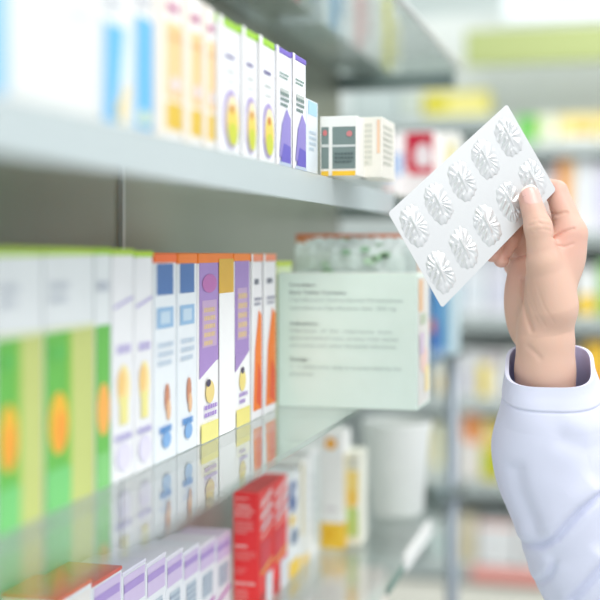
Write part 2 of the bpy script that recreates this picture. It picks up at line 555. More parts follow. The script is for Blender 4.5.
# mint green carton with the printed text, facing the camera
YC = 1.124 / math.cos(TH) + (-0.25) * math.tan(TH)
xc0, xc1 = XY(278, YC), XY(417, YC)
zc0 = zl
zc1 = ZV(274, (xc0 + xc1) / 2, YC)
MINT = (233, 253, 241)
TX = (176, 192, 186)
TXB = (128, 142, 138)
txt = [('t', .085, .905, .290, .036, 'Formulation :', TXB, .012), ('t', .085, .848, .500, .036, 'Each Tablet Contains:', TXB, .012),
       ('t', .085, .793, .900, .036, 'Ciprofloxacin Hydrochloride Monohydrate', TX), ('t', .085, .733, .860, .036, 'equivalent to Ciprofloxacin base  250 mg.', TX),
       ('t', .090, .615, .310, .036, 'Indications :', TXB, .012), ('t', .090, .562, .830, .036, 'Infections  of  the  respiratory  tract,', TX),
       ('t', .090, .508, .870, .036, 'gastrointestinal tract, urinary tract, bones', TX), ('t', .090, .452, .860, .036, 'and joints and other bacterial infections.', TX),
       ('t', .090, .348, .240, .036, 'Dosage :', TXB, .012), ('t', .090, .292, .890, .036, '1 - 1 tablet twice daily or as prescribed by the', TX),
       ('t', .090, .238, .270, .036, 'physician.', TX)]
Yd = YX(429.5, xc1)
cb = carton('mint green medicine carton with printed indications text facing the camera', xc1, xc1 - xc0, YC, Yd, zc0, zc1, MINT,
            [('r', .05, .95, .02, .98, (226, 224, 218)), ('r', .1, .45, .72, .96, (230, 190, 150)), ('r', .2, .7, .62, .7, (190, 200, 176)),
             ('e', .5, .35, .3, .1, (238, 206, 196)), ('r', .55, .9, .1, .3, (246, 226, 170)), ('r', .15, .5, .4, .56, (214, 196, 214))],
            txt, group=None)
lid = MB()
lid.box(xc0 + .001, xc1 - .001, YC + .001, YC + 0.004, zc1, zc1 + 0.0015, mat((236, 246, 238)), 0.0004)
lid.build('tuck_flap', cb, cb['org'])

# foil strips bundled upright behind the mint carton
FO = mat((212, 222, 220), 0.35, 0.15, 0.22, 160, 'printed_foil')
for i, (ua, ub, vt, dy) in enumerate(((295, 405, 246, .006), (297, 412, 243, .013), (306, 414, 240, .020), (311, 417, 238, .027), (312, 418, 237.5, .034))):
    Y = Yd + dy
    x0, x1 = XY(ua, Y), XY(ub, Y)
    z1 = ZV(vt, (x0 + x1) / 2, Y)
    mb = MB()
    nx, nz = 26, 12
    vv, ff = [], []
    for sgn in (1, -1):
        for a in range(nx + 1):
            for b in range(nz + 1):
                X = x0 + (x1 - x0) * a / nx
                Zz = zl + (z1 - zl) * b / nz
                w = 0.0012 * math.sin(a * 1.3 + i * 2) * math.cos(b * 1.7 + i) + 0.0006 * random.uniform(-1, 1) * (1 if 0 < a < nx else 0)
                jag = (0.0012 * math.sin(a * 2.2 + i) if b == nz else 0)
                vv.append((X, Y + w - sgn * 0.0005, Zz + jag))
    n1 = (nx + 1) * (nz + 1)
    for a in range(nx):
        for b in range(nz):
            q = a * (nz + 1) + b
            ff.append((q, q + nz + 1, q + nz + 2, q + 1))
            ff.append((n1 + q, n1 + q + 1, n1 + q + nz + 2, n1 + q + nz + 1))
    for a in range(nx):
        q = a * (nz + 1) + nz
        ff.append((q, q + nz + 1, n1 + q + nz + 1, n1 + q))
        q = a * (nz + 1)
        ff.append((q, n1 + q, n1 + q + nz + 1, q + nz + 1))
    mb.mesh(vv, ff, FO)
    rnd = random.Random(i)
    for k in range(16):
        cx = x0 + (x1 - x0) * rnd.uniform(.06, .94)
        cz = z1 - 0.003 - rnd.random() * 0.03
        r = rnd.uniform(.002, .0065)
        mb.poly([(cx + r * 1.3 * math.cos(2 * math.pi * q / 12), Y - 0.0034, cz + r * .7 * math.sin(2 * math.pi * q / 12)) for q in range(12)],
                mat(random.choice([(160, 196, 160), (182, 206, 182), (150, 184, 156), (226, 232, 232)])))
    o = mb.build('foil_sheet', None, ((x0 + x1) / 2, Y, zl))
    tag(o, ['silver foil sheet with green marks standing directly behind the mint carton', 'silver foil sheet with green marks, second behind the mint carton',
            'silver foil sheet with green marks, third behind the mint carton', 'silver foil sheet with green marks, fourth behind the mint carton',
            'silver foil sheet with green marks, hindmost, against the orange-edged carton'][i], 'foil sheet', 'foil sheets behind the mint carton')
Yo = Yd + .045
carton('carton with rust orange top edge behind the foil sheets', XY(419, Yo), XY(419, Yo) - XY(296, Yo), Yo, Yo + .05, zl, ZV(234, -.26, Yo), (214, 150, 110),
       [('r', .1, .9, .05, .8, (230, 220, 206))], [('r', .02, .98, .05, .88, (196, 206, 200))], flap=(206, 110, 60))
row('small carton with lime yellow top squeezed beside the mint carton', 277, 292, -0.318, zl, 262, 0.06, (224, 232, 190), [('r', .1, .9, .1, .8, (232, 238, 220))],
    flap=(206, 222, 70))
Yb = 1.68
facing('blue carton with a red spot standing at the lower shelf end', 429, 441, Yb, zl, 285, 0.05, (78, 128, 198),
       [('r', .3, .95, .45, .98, (96, 160, 210)), ('e', .3, .42, .25, .12, (206, 130, 140)), ('r', .0, 1, .0, .1, (150, 180, 214))])
facing('teal and white carton right of the blue carton on the shelf end', 442, 455, Yb + .02, zl, 288, 0.05, (196, 220, 226),
       [('r', .05, .6, .1, .95, (136, 190, 202)), ('r', .6, .98, .1, .95, (214, 230, 234))])

# ------------------------------------------------------------------ second shelf down
zs = ZS['sec'] + 0.0006
XS = -0.372
mag = [('p', [(.05, .2), (.95, .3), (.95, .36), (.05, .26)], (200, 130, 196)), ('r', .05, .95, .72, .96, (214, 196, 232)), ('r', .2, .8, .4, .66, (196, 208, 220)),
       ('l', .2, .8, .42, .64, 4, (160, 176, 196)), ('r', .05, .9, .84, .9, (176, 150, 214)), ('e', .4, .1, .2, .06, (236, 216, 130))]
uu = [60, 92, 122, 146, 166, 183, 199, 215.5, 231]
wl_ = ['white carton with orange-red top at the bottom frame edge, nearer of two', 'white and lilac carton with a red top at the bottom frame edge',
       'next to the red-topped one', 'second from the red-topped one', 'third from the red-topped one', 'third before the red cartons', 'next but one to the red cartons', 'directly left of the red cartons']
for i in range(8):
    row(wl_[i] if i < 2 else 'white and lilac carton with magenta stripe, ' + wl_[i], uu[i], uu[i + 1], XS, zs, [598, 584, 573, 564, 558, 553, 547, 540][i], 0.045, (238, 240, 247),
        mag if i else [('r', .05, .95, .1, .95, (236, 232, 230))], flap=[(224, 92, 60), (214, 84, 70), (226, 222, 240), (232, 228, 242), (236, 232, 244), (236, 234, 246), (238, 232, 244), (230, 214, 238)][i],
        group='lilac cartons on the second shelf down', flap_h=0.003)
XR = -0.346
RED = (246, 52, 54)
PINK = (250, 176, 172)
redside = [('l', .06, .75, .93, .96, 1, PINK), ('t', .06, .865, .7, .06, 'Tablets', (252, 206, 200), .01), ('l', .06, .85, .78, .86, 2, PINK), ('l', .06, .8, .64, .76, 4, (246, 150, 146)),
           ('l', .06, .7, .52, .56, 1, (252, 200, 196)), ('l', .06, .9, .42, .5, 3, (246, 140, 136)), ('l', .06, .55, .3, .36, 2, (246, 130, 128)),
           ('l', .06, .9, .2, .25, 1, (252, 190, 186)), ('l', .06, .6, .05, .18, 4, (248, 150, 146))]
redfront = [('r', .0, .15, .0, 1, RED), ('p', [(.2, .84), (1, .92), (1, .98), (.2, .9)], (246, 200, 200)), ('p', [(.2, .74), (1, .82), (1, .87), (.2, .79)], (236, 226, 228)),
            ('p', [(.2, .64), (1, .72), (1, .77), (.2, .69)], (226, 208, 214)), ('p', [(.2, .58), (1, .66), (1, .68), (.2, .6)], (246, 206, 200)),
            ('r', .15, .85, .3, .56, (222, 60, 76)), ('p', [(.15, .28), (1, .34), (1, .37), (.15, .31)], (240, 180, 80)), ('r', .5, 1, .0, .26, (226, 226, 232)),
            ('r', .15, .5, .0, .12, (200, 60, 60))]
yA = YX(258, XR)
yB = YX(272, XR)
yCc = YX(287, XR)
zr = ZV(493, XR, yA)
carton('bright red carton with pale text, nearest of the red pair', XR, 0.0255, yA, yB - .001, zs, zr, RED, redfront, redside, group='red cartons on the second shelf down')
carton('bright red carton with diagonal stripes, behind the first red one', XR, 0.0255, yB, yCc - .001, zs, zr, RED, redfront, redside, group='red cartons on the second shelf down')
row('white carton with dark blue oval and yellow base beside the red cartons', 288, 300, XR, zs, 477, 0.05, (240, 244, 246),
    [('e', .4, .78, .34, .16, (70, 100, 160)), ('e', .55, .8, .14, .06, (226, 232, 240)), ('r', .1, .6, .5, .6, (240, 206, 110)), ('e', .5, .38, .3, .08, (110, 130, 160)),
     ('r', .05, .95, .0, .16, (246, 206, 70))])
row('white carton with a thin grey and gold edge, second past the red pair', 300.6, 309, XR, zs, 462, 0.05, (244, 245, 242),
    [('r', .05, .3, .3, .98, (230, 214, 160)), ('r', .4, .5, .1, .95, (190, 200, 200)), ('r', .05, .95, 0, .1, (240, 206, 120))])
row('white carton with pale green stripe, third past the red pair', 309.6, 318.5, XR, zs, 452, 0.05, (244, 246, 246),
    [('r', .5, .9, .1, .95, (206, 216, 212)), ('l', .1, .45, .2, .8, 6, (206, 212, 214))])
Yw = depth(0, 0)
Yw = YX(321, XR) + 0.004
facing('white carton with yellow base and orange dot facing the aisle', 320.5, 343, Yw, zs, 432, 0.04, (246, 246, 244),
       [('r', .0, 1, .0, .22, (250, 204, 60)), ('e', .45, .9, .25, .05, (248, 180, 60)), ('l', .3, .7, .32, .36, 1, (206, 196, 206)), ('e', .4, .12, .25, .06, (246, 190, 40))],
       [('r', .0, 1, .0, .22, (244, 196, 60)), ('r', .1, .9, .3, .8, (236, 226, 190))])
facing('yellow and green printed pouch box beside the white carton with yellow base', 344, 360, Yw + 0.02, zs, 452, 0.04, (236, 236, 222),
       [('r', .1, .9, .45, .8, (240, 216, 130)), ('r', .1, .9, .1, .4, (190, 214, 130)), ('e', .5, .5, .3, .1, (240, 200, 90)), ('l', .1, .9, .82, .95, 2, (200, 204, 196))])
# white tub at the end of the second shelf
tb = MB()
tc_ = Vector((XY(394, 1.58), 1.60, zs))
prof = [(.0, .0), (.034, .0), (.036, .003), (.043, .090), (.0475, .120), (.0475, .124), (.0445, .124), (.0445, .120), (.040, .090), (.033, .004), (.0, .004)]
N = 40
vv, ff = [], []
for r, z in prof:
    for k in range(N):
        a = 2 * math.pi * k / N
        vv.append((tc_.x + r * math.cos(a), tc_.y + r * math.sin(a), tc_.z + z))
for i in range(len(prof) - 1):
    for k in range(N):
        ff.append((i * N + k, i * N + (k + 1) % N, (i + 1) * N + (k + 1) % N, (i + 1) * N + k))
tb.mesh(vv, ff, mat((222, 226, 224), 0.35))
tag(tb.build('plastic_tub', None, tuple(tc_)), 'pale grey plastic tub with flared rim at the end of the second shelf', 'tub')
# third shelf down
z3 = ZS['third'] + .0006
for lb, u0, u1, c in (('cream carton low on the third shelf under the red cartons', 250, 285, (238, 228, 206)), ('pale orange carton low on the third shelf', 286, 322, (242, 214, 176)),
                      ('white and yellow carton low on the third shelf', 323, 352, (240, 236, 214)), ('pink and white carton low on the third shelf near its end', 353, 385, (236, 214, 212))):
    row(lb, u0, u1, -0.33, z3, 600, 0.07, c, [('r', .1, .9, .5, .9, (248, 246, 240)), ('l', .2, .8, .2, .45, 3, (200, 190, 170))], ut=u0, group='cartons on the third shelf down') if False else \
        carton(lb, -0.33, 0.07, YX(u0, -.33) + .001, YX(u1, -.33) - .001, z3, z3 + 0.11, c,
               [('r', .1, .9, .5, .9, (248, 246, 240)), ('l', .2, .8, .2, .45, 3, (200, 190, 170))], group='cartons on the third shelf down')

# ------------------------------------------------------------------ display unit across the end of the aisle
YF = 3.30
du = empty('display_shelving', (0.3, YF + .2, 0))
tag(du, 'white display shelving with blurred products across the end of the aisle', 'shelf')
xl, xm, xr = XY(300, YF), XY(497, YF), XY(760, YF)
b = MB()
b.box(xl, xr, YF + 0.28, YF + 0.30, 0, 2.1, mat((222, 228, 226), 0.5, 0, .02, 5))
b.build('back_panel', du)
SHG = mat((172, 182, 180), 0.4)


def zf(v):
    return ZV(v, XY(540, YF), YF)


rows_v = [157, 245, 330, 415, 497]
for v in rows_v:
    b = MB()
    b.box(xm if v == 157 else xl, xr, YF - .02, YF + .279, zf(v), zf(v) + 0.036, SHG, 0.002)
    b.build('shelf_board', du)
b = MB()
b.box(xl, xm - .004, YF - .02, YF + .279, zf(127), zf(127) + .036, SHG, .002)
b.build('shelf_board', du)
b = MB()
b.box(xl, xr, YF - .02, YF + .279, zf(583), zf(583) + 0.036, SHG, 0.002)
b.build('shelf_board', du)
b = MB()
b.box(XY(472, YF), xr, YF - .026, YF - .0205, zf(583), zf(568), mat((236, 158, 148)), 0.001)
b.build('price_strip', du)
b = MB()
b.box(XY(340, YF), xr, YF - .01, YF + .279, 0, zf(589), mat((232, 230, 218)), 0.004)
b.build('plinth', du)
b = MB()
b.box(xr, xr + .03, YF - .02, YF + .3, 0, 2.1, mat((226, 230, 228)), .002)
b.build('side_panel', du)

sg = MB()
x0, x1 = XY(468, YF), XY(780, YF)
sg.box(x0, x1, YF - .06, YF - .03, zf(66), zf(31), mat((166, 178, 116), 0.5), 0.004)
tag(sg.build('header_sign', None, ((x0 + x1) / 2, YF - .045, zf(66))), 'long plain olive green header sign above the display shelves', 'sign')
sg = MB()
x0, x1 = XY(505, YF), XY(780, YF)
sg.box(x0, x1, YF - .06, YF - .03, zf(26), zf(-40), mat((226, 234, 235), 0.5), 0.004)
prints(sg, lambda s, t, e: (x0 + s * (x1 - x0), YF - .06 - e, zf(26) + t * (zf(-40) - zf(26))),
       [('l', .07, .95, .18, .42, 1, (176, 198, 202)), ('l', .1, .95, .5, .72, 1, (176, 198, 202))])
tag(sg.build('header_sign', None, ((x0 + x1) / 2, YF - .045, zf(26))), 'white header sign with pale teal lettering at the top right', 'sign')


def far(label, u0, u1, v0, v1, base, side=(), dy=0.02, dep=0.12, cat='box', name='product_carton'):
    """product on the display unit: columns u0..u1, rows v0 (top)..v1 (shelf)"""
    Y = YF + dy
    xa, xb = XY(u0, Y), XY(u1, Y)
    if isinstance(v1, int) and v1 in SHT:
        zb = SHT[v1]
    return carton(label, xb - .001, xb - xa - .002, Y, Y + dep, zb + .0006, max(zb + .02, ZV(v0, (xa + xb) / 2, Y)), base, (), side, None,
                  'products on the far display shelves', name=name, cat=cat)


SHT = {157: zf(157) + .036, 245: zf(245) + .036, 330: zf(330) + .036, 415: zf(415) + .036, 497: zf(497) + .036, 127: zf(127) + .036, 583: zf(583) + .036}
band = lambda c: [('r', .1, .9, .2, .5, c), ('l', .15, .85, .6, .85, 2, c)]
far('long yellow carton lying on the far shelf above the blister pack', 423, 489, 91, 127, (226, 218, 110), [('r', .05, .35, .2, .9, (206, 196, 50)), ('r', .4, .95, .3, .8, (236, 228, 150))])
far('plain grey carton left of the long yellow carton', 350, 400, 84, 127, (176, 190, 188), [('r', .1, .9, .2, .8, (186, 198, 196))])
far('small grey-white carton touching the long yellow carton', 401, 421, 90, 127, (200, 210, 206), [('r', .1, .9, .3, .7, (186, 196, 176))])
far('small bright green carton above the blister corner', 517, 537, 116, 157, (108, 196, 84), [('r', .2, .8, .05, .4, (150, 210, 130))])
far('white and pale lime carton next to the small green one', 538, 557, 114, 157, (232, 236, 218), [('r', .05, .4, .3, .9, (216, 226, 150))])
far('pale yellow carton with a gold patch on the upper far shelf', 558, 598, 114, 157, (240, 222, 150), [('r', .4, .85, .3, .65, (210, 170, 60)), ('r', .0, 1, .0, .25, (232, 234, 230))])
far('yellow carton cut by the right frame edge on the upper far shelf', 599, 640, 112, 157, (240, 214, 130), [('r', .1, .9, .0, .3, (232, 234, 230))])
far('tall white panel carton above the small green one at top', 500, 516, 120, 157, (212, 218, 214), [('r', .1, .9, .2, .8, (220, 224, 220))])
B = 245
far('grey carton hidden behind the blister pack on the second far shelf', 500, 540, 175, B, (200, 206, 204), band((180, 188, 186)))
far('grey-pink carton just right of the blister corner', 541, 556, 168, B, (206, 204, 204), band((226, 190, 180)))
far('bright orange carton beside the index finger', 557, 574, 159, B, (242, 158, 50), [('r', .0, .25, .3, 1, (232, 160, 130)), ('r', .7, 1, .0, 1, (246, 220, 170))])
far('white carton right of the orange one', 575, 596, 160, B, (234, 236, 238), [('r', .2, .8, .3, .7, (222, 226, 232))])
far('pale lilac carton cut by the right frame edge', 597, 630, 164, B, (222, 218, 236), [('r', .1, .9, .3, .7, (206, 202, 230))])
B = 330
for lb, u0, u1, v0, c, s in (
        ('pale blue-grey carton left of the wrist on the third far shelf', 440, 462, 258, (206, 220, 230), band((180, 206, 224))),
        ('white carton left of the palm on the third far shelf', 463, 486, 250, (226, 230, 234), band((214, 222, 228))),
        ('pale lilac-grey carton touching the palm edge', 487, 512, 254, (218, 218, 226), band((204, 206, 220))),
        ('cream carton hidden behind the hand', 514, 570, 262, (226, 226, 214), band((210, 214, 200))),
        ('white carton with yellow lower half right of the wrist', 575, 598, 268, (232, 234, 232), [('r', .05, .95, .05, .45, (240, 200, 20))]),
        ('bright green carton cut by the right frame edge', 599, 635, 262, (130, 200, 90), [('r', .2, .8, .5, .8, (190, 222, 150))])):
    far(lb, u0, u1, v0, B, c, s)
B = 415
for lb, u0, u1, v0, c, s in (
        ('white carton with a pink and green mark left of the cuff', 478, 504, 352, (228, 228, 226), [('r', .3, .9, .7, .95, (190, 180, 184)), ('r', .0, .5, .05, .75, (236, 214, 100))]),
        ('pale grey carton on the fourth far shelf beside the post', 458, 477, 350, (222, 224, 224), band((206, 204, 214))),
        ('grey and cream carton with a dark top on the fourth far shelf', 430, 457, 348, (206, 212, 206), [('r', .0, 1, .8, 1, (130, 140, 140)), ('e', .5, .3, .2, .2, (230, 206, 150))]),
        ('white carton hidden behind the cuff', 506, 580, 352, (226, 228, 226), band((210, 214, 214))),
        ('yellow and orange carton right of the cuff', 584, 608, 343, (244, 196, 60), [('r', .0, 1, .0, .5, (244, 158, 50))]),
        ):
    far(lb, u0, u1, v0, B, c, s)
B = 497
for lb, u0, u1, v0, c, s in (
        ('white carton with orange top left of the sleeve', 459, 480, 412, (236, 230, 222), [('r', .2, 1, .55, .98, (244, 150, 80)), ('r', .0, .3, 0, .6, (226, 222, 220))]),
        ('yellow-green carton touching the sleeve edge', 481, 500, 420, (236, 206, 90), [('r', .05, .9, .05, .5, (190, 200, 40)), ('r', .0, .5, .6, .95, (244, 226, 170))]),
        ('pale grey-green carton behind the shelf post', 430, 458, 420, (206, 214, 206), [('r', .1, .4, .2, .9, (232, 222, 160)), ('r', .5, .9, .3, .8, (176, 196, 210))]),
        ('cream carton at the far left of the fifth far shelf', 395, 429, 425, (226, 226, 214), [('r', .3, .6, .0, .95, (236, 220, 140))]),
        ('white carton hidden behind the sleeve', 502, 600, 430, (226, 228, 226), band((214, 216, 214)))):
    far(lb, u0, u1, v0, B, c, s)
B = 583
for lb, u0, u1, v0, c, s in (
        ('stacked white carton with a pink top line left of the sleeve', 478, 516, 521, (232, 234, 234), [('r', .02, .98, .84, .96, (240, 190, 180)), ('l', .1, .9, .3, .6, 2, (216, 220, 220))]),
        ('pale tan carton left of the pink-lined white one', 458, 476, 516, (226, 216, 190), band((206, 196, 160))),
        ('grey-green carton beside the shelf post near the floor', 425, 456, 520, (206, 214, 210), band((180, 200, 196))),
        ('white carton hidden behind the lower sleeve', 518, 600, 525, (230, 232, 232), band((214, 216, 214)))):
    far(lb, u0, u1, v0, B, c, s)

# ------------------------------------------------------------------ blister pack
DA, DB = 0.962, 0.938
cA, cB, cC, cD = P(507, 104, DA), P(388, 213, DB), P(442, 308, DB - .002), P(556, 190, DA - .002)
NRM = (cD - cA).cross(cB - cA).normalized()
if NRM.dot(CAM - cA) < 0:
    NRM = -NRM


def BL(s, t, e=0.0):
    return cA * (1 - s) * (1 - t) + cB * s * (1 - t) + cC * s * t + cD * (1 - s) * t + NRM * e


FOIL = bpy.data.materials.new('silver_foil')
FOIL.use_nodes = True
nt = FOIL.node_tree
pb = nt.nodes['Principled BSDF']
pb.inputs['Base Color'].default_value = (0.68, 0.70, 0.71, 1)
pb.inputs['Metallic'].default_value = 0.4
pb.inputs['Roughness'].default_value = 0.3
tcn = nt.nodes.new('ShaderNodeTexCoord')
nz_ = nt.nodes.new('ShaderNodeTexNoise')
nz_.inputs['Scale'].default_value = 900
bmp = nt.nodes.new('ShaderNodeBump')
bmp.inputs['Strength'].default_value = 0.12
bmp.inputs['Distance'].default_value = 0.0004
nt.links.new(tcn.outputs['Object'], nz_.inputs['Vector'])
nt.links.new(nz_.outputs['Fac'], bmp.inputs['Height'])
nt.links.new(bmp.outputs['Normal'], pb.inputs['Normal'])

borg = BL(.5, .5)
bl = empty('blister_pack', tuple(borg))
tag(bl, 'silver foil blister pack of ten pockets held up by the hand', 'blister pack')
sh = MB()
NS, NT = 60, 40


def rnd_corner(s, t):
    r = 0.012
    return s, t


vv, ff = [], []
outline = []
Ls, Lt = (cB - cA).length, (cD - cA).length
for (cs, ct, a0) in ((0, 0, math.pi), (1, 0, 1.5 * math.pi), (1, 1, 0), (0, 1, .5 * math.pi)):
    r = 0.0022
    for k in range(6):
        a = a0 + k * math.pi / 10
        ox = (r if cs == 0 else Ls - r) + r * math.cos(a)
        oy = (r if ct == 0 else Lt - r) + r * math.sin(a)
        outline.append((ox / Ls, oy / Lt))
n = len(outline)
cen = (.5, .5)
for e in (0.0002, -0.0002):
    vv += [BL(s, t, e) for s, t in outline]
ff = [tuple(range(n)), tuple(range(2 * n - 1, n - 1, -1))]
for k in range(n):
    ff.append((k, n + k, n + (k + 1) % n, (k + 1) % n))
sh.mesh(vv, ff, FOIL, False)
sh.build('foil_card', bl, tuple(borg))
for j, tc2 in enumerate((.262, .748)):
    for i in range(5):
        s0 = .098 + .2 * i
        rs, rt = .079, .190
        rnd = random.Random(i * 7 + j * 31)
        ph = rnd.uniform(0, 6.28)
        NR, NA = 14, 96
        amp = [rnd.uniform(.4, 1.3) for _ in range(40)]
        amp[13] = amp[0]
        vv, ff = [], []

        def hgt(rho, a):
            x, y = rho * math.cos(a), rho * math.sin(a)          # y along the pocket's length
            # ridge line along the length, facets falling to the rim
            rl = max(0.0, abs(y) - .42)
            dr = math.hypot(x * 1.0, rl)
            base = 0.0021 * max(0, 1 - dr / .98) ** 0.9
            def tri(k):
                return abs((k % 1) * 2 - 1) * 2 - 1
            k = a / (2 * math.pi) * 14 + ph + .7 * math.sin(2 * a + ph)
            kb = 3.0 * y - .9 * x + ph
            w = max(0, min(1, (x - .1) * 6)) * max(0, min(1, (.62 - abs(y)) * 5))
            pl = tri(k) * amp[int(k) % 40] * (1 - w) + tri(kb) * 1.15 * w
            pl *= 0.00095 * max(0, min(1, (dr - .1) * 3)) * max(0, (1 - rho)) ** .5
            dent = -0.0010 * math.exp(-((x + .05) ** 2 / .06 + (y - .52) ** 2 / .08))
            ridge = 0.0006 * math.exp(-((x - .1 * y) / .09) ** 2) * (1 if abs(y) < .55 else 0)
            soft = min(1, (1 - rho) * 3.5)
            return 0.0004 + (base + pl + dent + ridge) * soft * (2 - soft)
        vv.append(BL(s0, tc2, hgt(0, 0)))
        for q in range(1, NR + 1):
            rho = q / NR
            for k in range(NA):
                a = 2 * math.pi * k / NA
                # squarish oval
                sq = 1.0 / (abs(math.cos(a)) ** 2.5 + abs(math.sin(a)) ** 2.5) ** (1 / 2.5)
                wob = 1 + .035 * math.sin(14 * a + ph) + .03 * math.sin(5 * a + 2 * ph)
                vv.append(BL(s0 + rs * rho * sq * wob * math.cos(a), tc2 + rt * rho * sq * wob * math.sin(a), hgt(rho, a) if q < NR else .00022))
        for k in range(NA):
            ff.append((0, 1 + k, 1 + (k + 1) % NA))
        for q in range(NR - 1):
            for k in range(NA):
                ff.append((1 + q * NA + k, 1 + (q + 1) * NA + k, 1 + (q + 1) * NA + (k + 1) % NA, 1 + q * NA + (k + 1) % NA))
        pk = MB()
        pk.mesh(vv, ff, FOIL, False)
        # domed cavity on the far side
        vb, fb = [], []
        for q in range(7):
            rho = 1 - q / 6.5
            for k in range(32):
                a = 2 * math.pi * k / 32
                vb.append(BL(s0 + rs * .9 * rho * math.cos(a), tc2 + rt * .9 * rho * math.sin(a), -.00021 - .0042 * math.sqrt(max(0, 1 - rho ** 3))))
        for q in range(6):
            for k in range(32):
                fb.append((q * 32 + k, q * 32 + (k + 1) % 32, (q + 1) * 32 + (k + 1) % 32, (q + 1) * 32 + k))
        fb.append(tuple(6 * 32 + k for k in range(32)))
        pk.mesh(vb, fb, FOIL, True)
        pk.build('pocket', bl, tuple(borg))

# ------------------------------------------------------------------ the person: hand, forearm and sleeve
HD = 0.955
HU, HV = 545.0, 270.0
HC = P(HU, HV, HD)
hb = (CAM - HC).normalized()                # towards the viewer
hr = UP.cross(hb).normalized()
hup = hb.cross(hr).normalized()
hs = HD / FPX


def H(u, v, z):
    """hand frame in units of 0.8 mm: u right, v down, z towards the viewer"""
    return HC + hr * ((u - HU) * hs) + hup * ((HV - v) * hs) + hb * (z * hs)


RES = 1.0
gx = np.arange(472, 606, RES, dtype=np.float32)
gy = np.arange(166, 436, RES, dtype=np.float32)
gz = np.arange(-106, 52, RES, dtype=np.float32)


def cone(X, Y, Z, a, b, ra, rb):
    ax, ay, az = a
    dx, dy, dz = b[0] - ax, b[1] - ay, b[2] - az
    L = dx * dx + dy * dy + dz * dz
    px, py, pz = X - ax, Y - ay, Z - az
    t = np.clip((px * dx + py * dy + pz * dz) / L, 0, 1)
    return np.sqrt((px - t * dx) ** 2 + (py - t * dy) ** 2 + (pz - t * dz) ** 2) - (ra + (rb - ra) * t)


def ellip(X, Y, Z, c, r):
    k = np.sqrt(((X - c[0]) / r[0]) ** 2 + ((Y - c[1]) / r[1]) ** 2 + ((Z - c[2]) / r[2]) ** 2)
    return (k - 1) * min(r)


def smin(a, b, k):
    h = np.clip(0.5 + 0.5 * (b - a) / k, 0, 1)
    return b + (a - b) * h - k * h * (1 - h)


WR = (545, 345, -14)
MCP = {'i': (571, 233, -8), 'm': (562, 238, -30), 'r': (550, 247, -48), 'p': (537, 260, -62)}
FING = {
    'i': [(571, 233, -9, 15), (556.5, 190, -21, 11), (538, 184, -23, 10), (520, 196, -20, 8.5)],
    'm': [(562, 238, -30, 14), (524, 208, -46, 12), (501, 230, -20, 10), (492.5, 254, -1, 8.2)],
    'r': [(550, 247, -48, 13.5), (515, 224, -62, 11.5), (507, 242, -34, 9.8), (501.5, 260, -8, 7.8)],
    'p': [(537, 260, -62, 12), (512, 252, -78, 10), (512, 266, -58, 9), (516, 276, -42, 7.5)],
}
THUMB = [(553, 306, 4, 24), (543.5, 262, 17, 15.5), (538.5, 228, 22, 13.2), (530, 199.5, 15, 10.8)]
GROOVES = [  # (polyline in u, v), width, depth, zmin
    ([(533, 221), (540, 219), (547, 220.5)], 1.0, .5, 8), ([(530, 227), (539, 224.5), (549, 226)], 1.2, .75, 8), ([(535, 231.5), (543, 230), (550, 232)], 1.0, .6, 8), ([(531, 234.5), (538, 234)], 1.0, .4, 8), ([(538, 222), (545, 229)], .9, .3, 8),
    ([(549, 213), (557, 214.5), (566, 212.5)], 1.6, 1.8, -16), ([(553, 238), (562, 233), (573, 229)], 1.4, 1.6, -16), ([(556, 246), (564, 247), (572, 244)], 1.2, .9, -16),
    ([(523, 280), (524, 300), (528, 318), (532, 330)], 2.4, 1.8, -30), ([(520, 334), (536, 337), (556, 335), (568, 331)], 1.4, .25, -30),
    ([(529, 346), (537, 353), (540, 357)], 2.6, .8, -30), ([(506, 259), (516, 258.5), (526, 256)], 1.4, 1.6, -60),
    ([(530, 290), (536, 310), (546, 326)], 1.0, .4, 0), ([(537, 286), (544, 306), (554, 322)], 1.0, .35, 0), ([(530, 302), (538, 322)], 1.0, .4, 0),
]


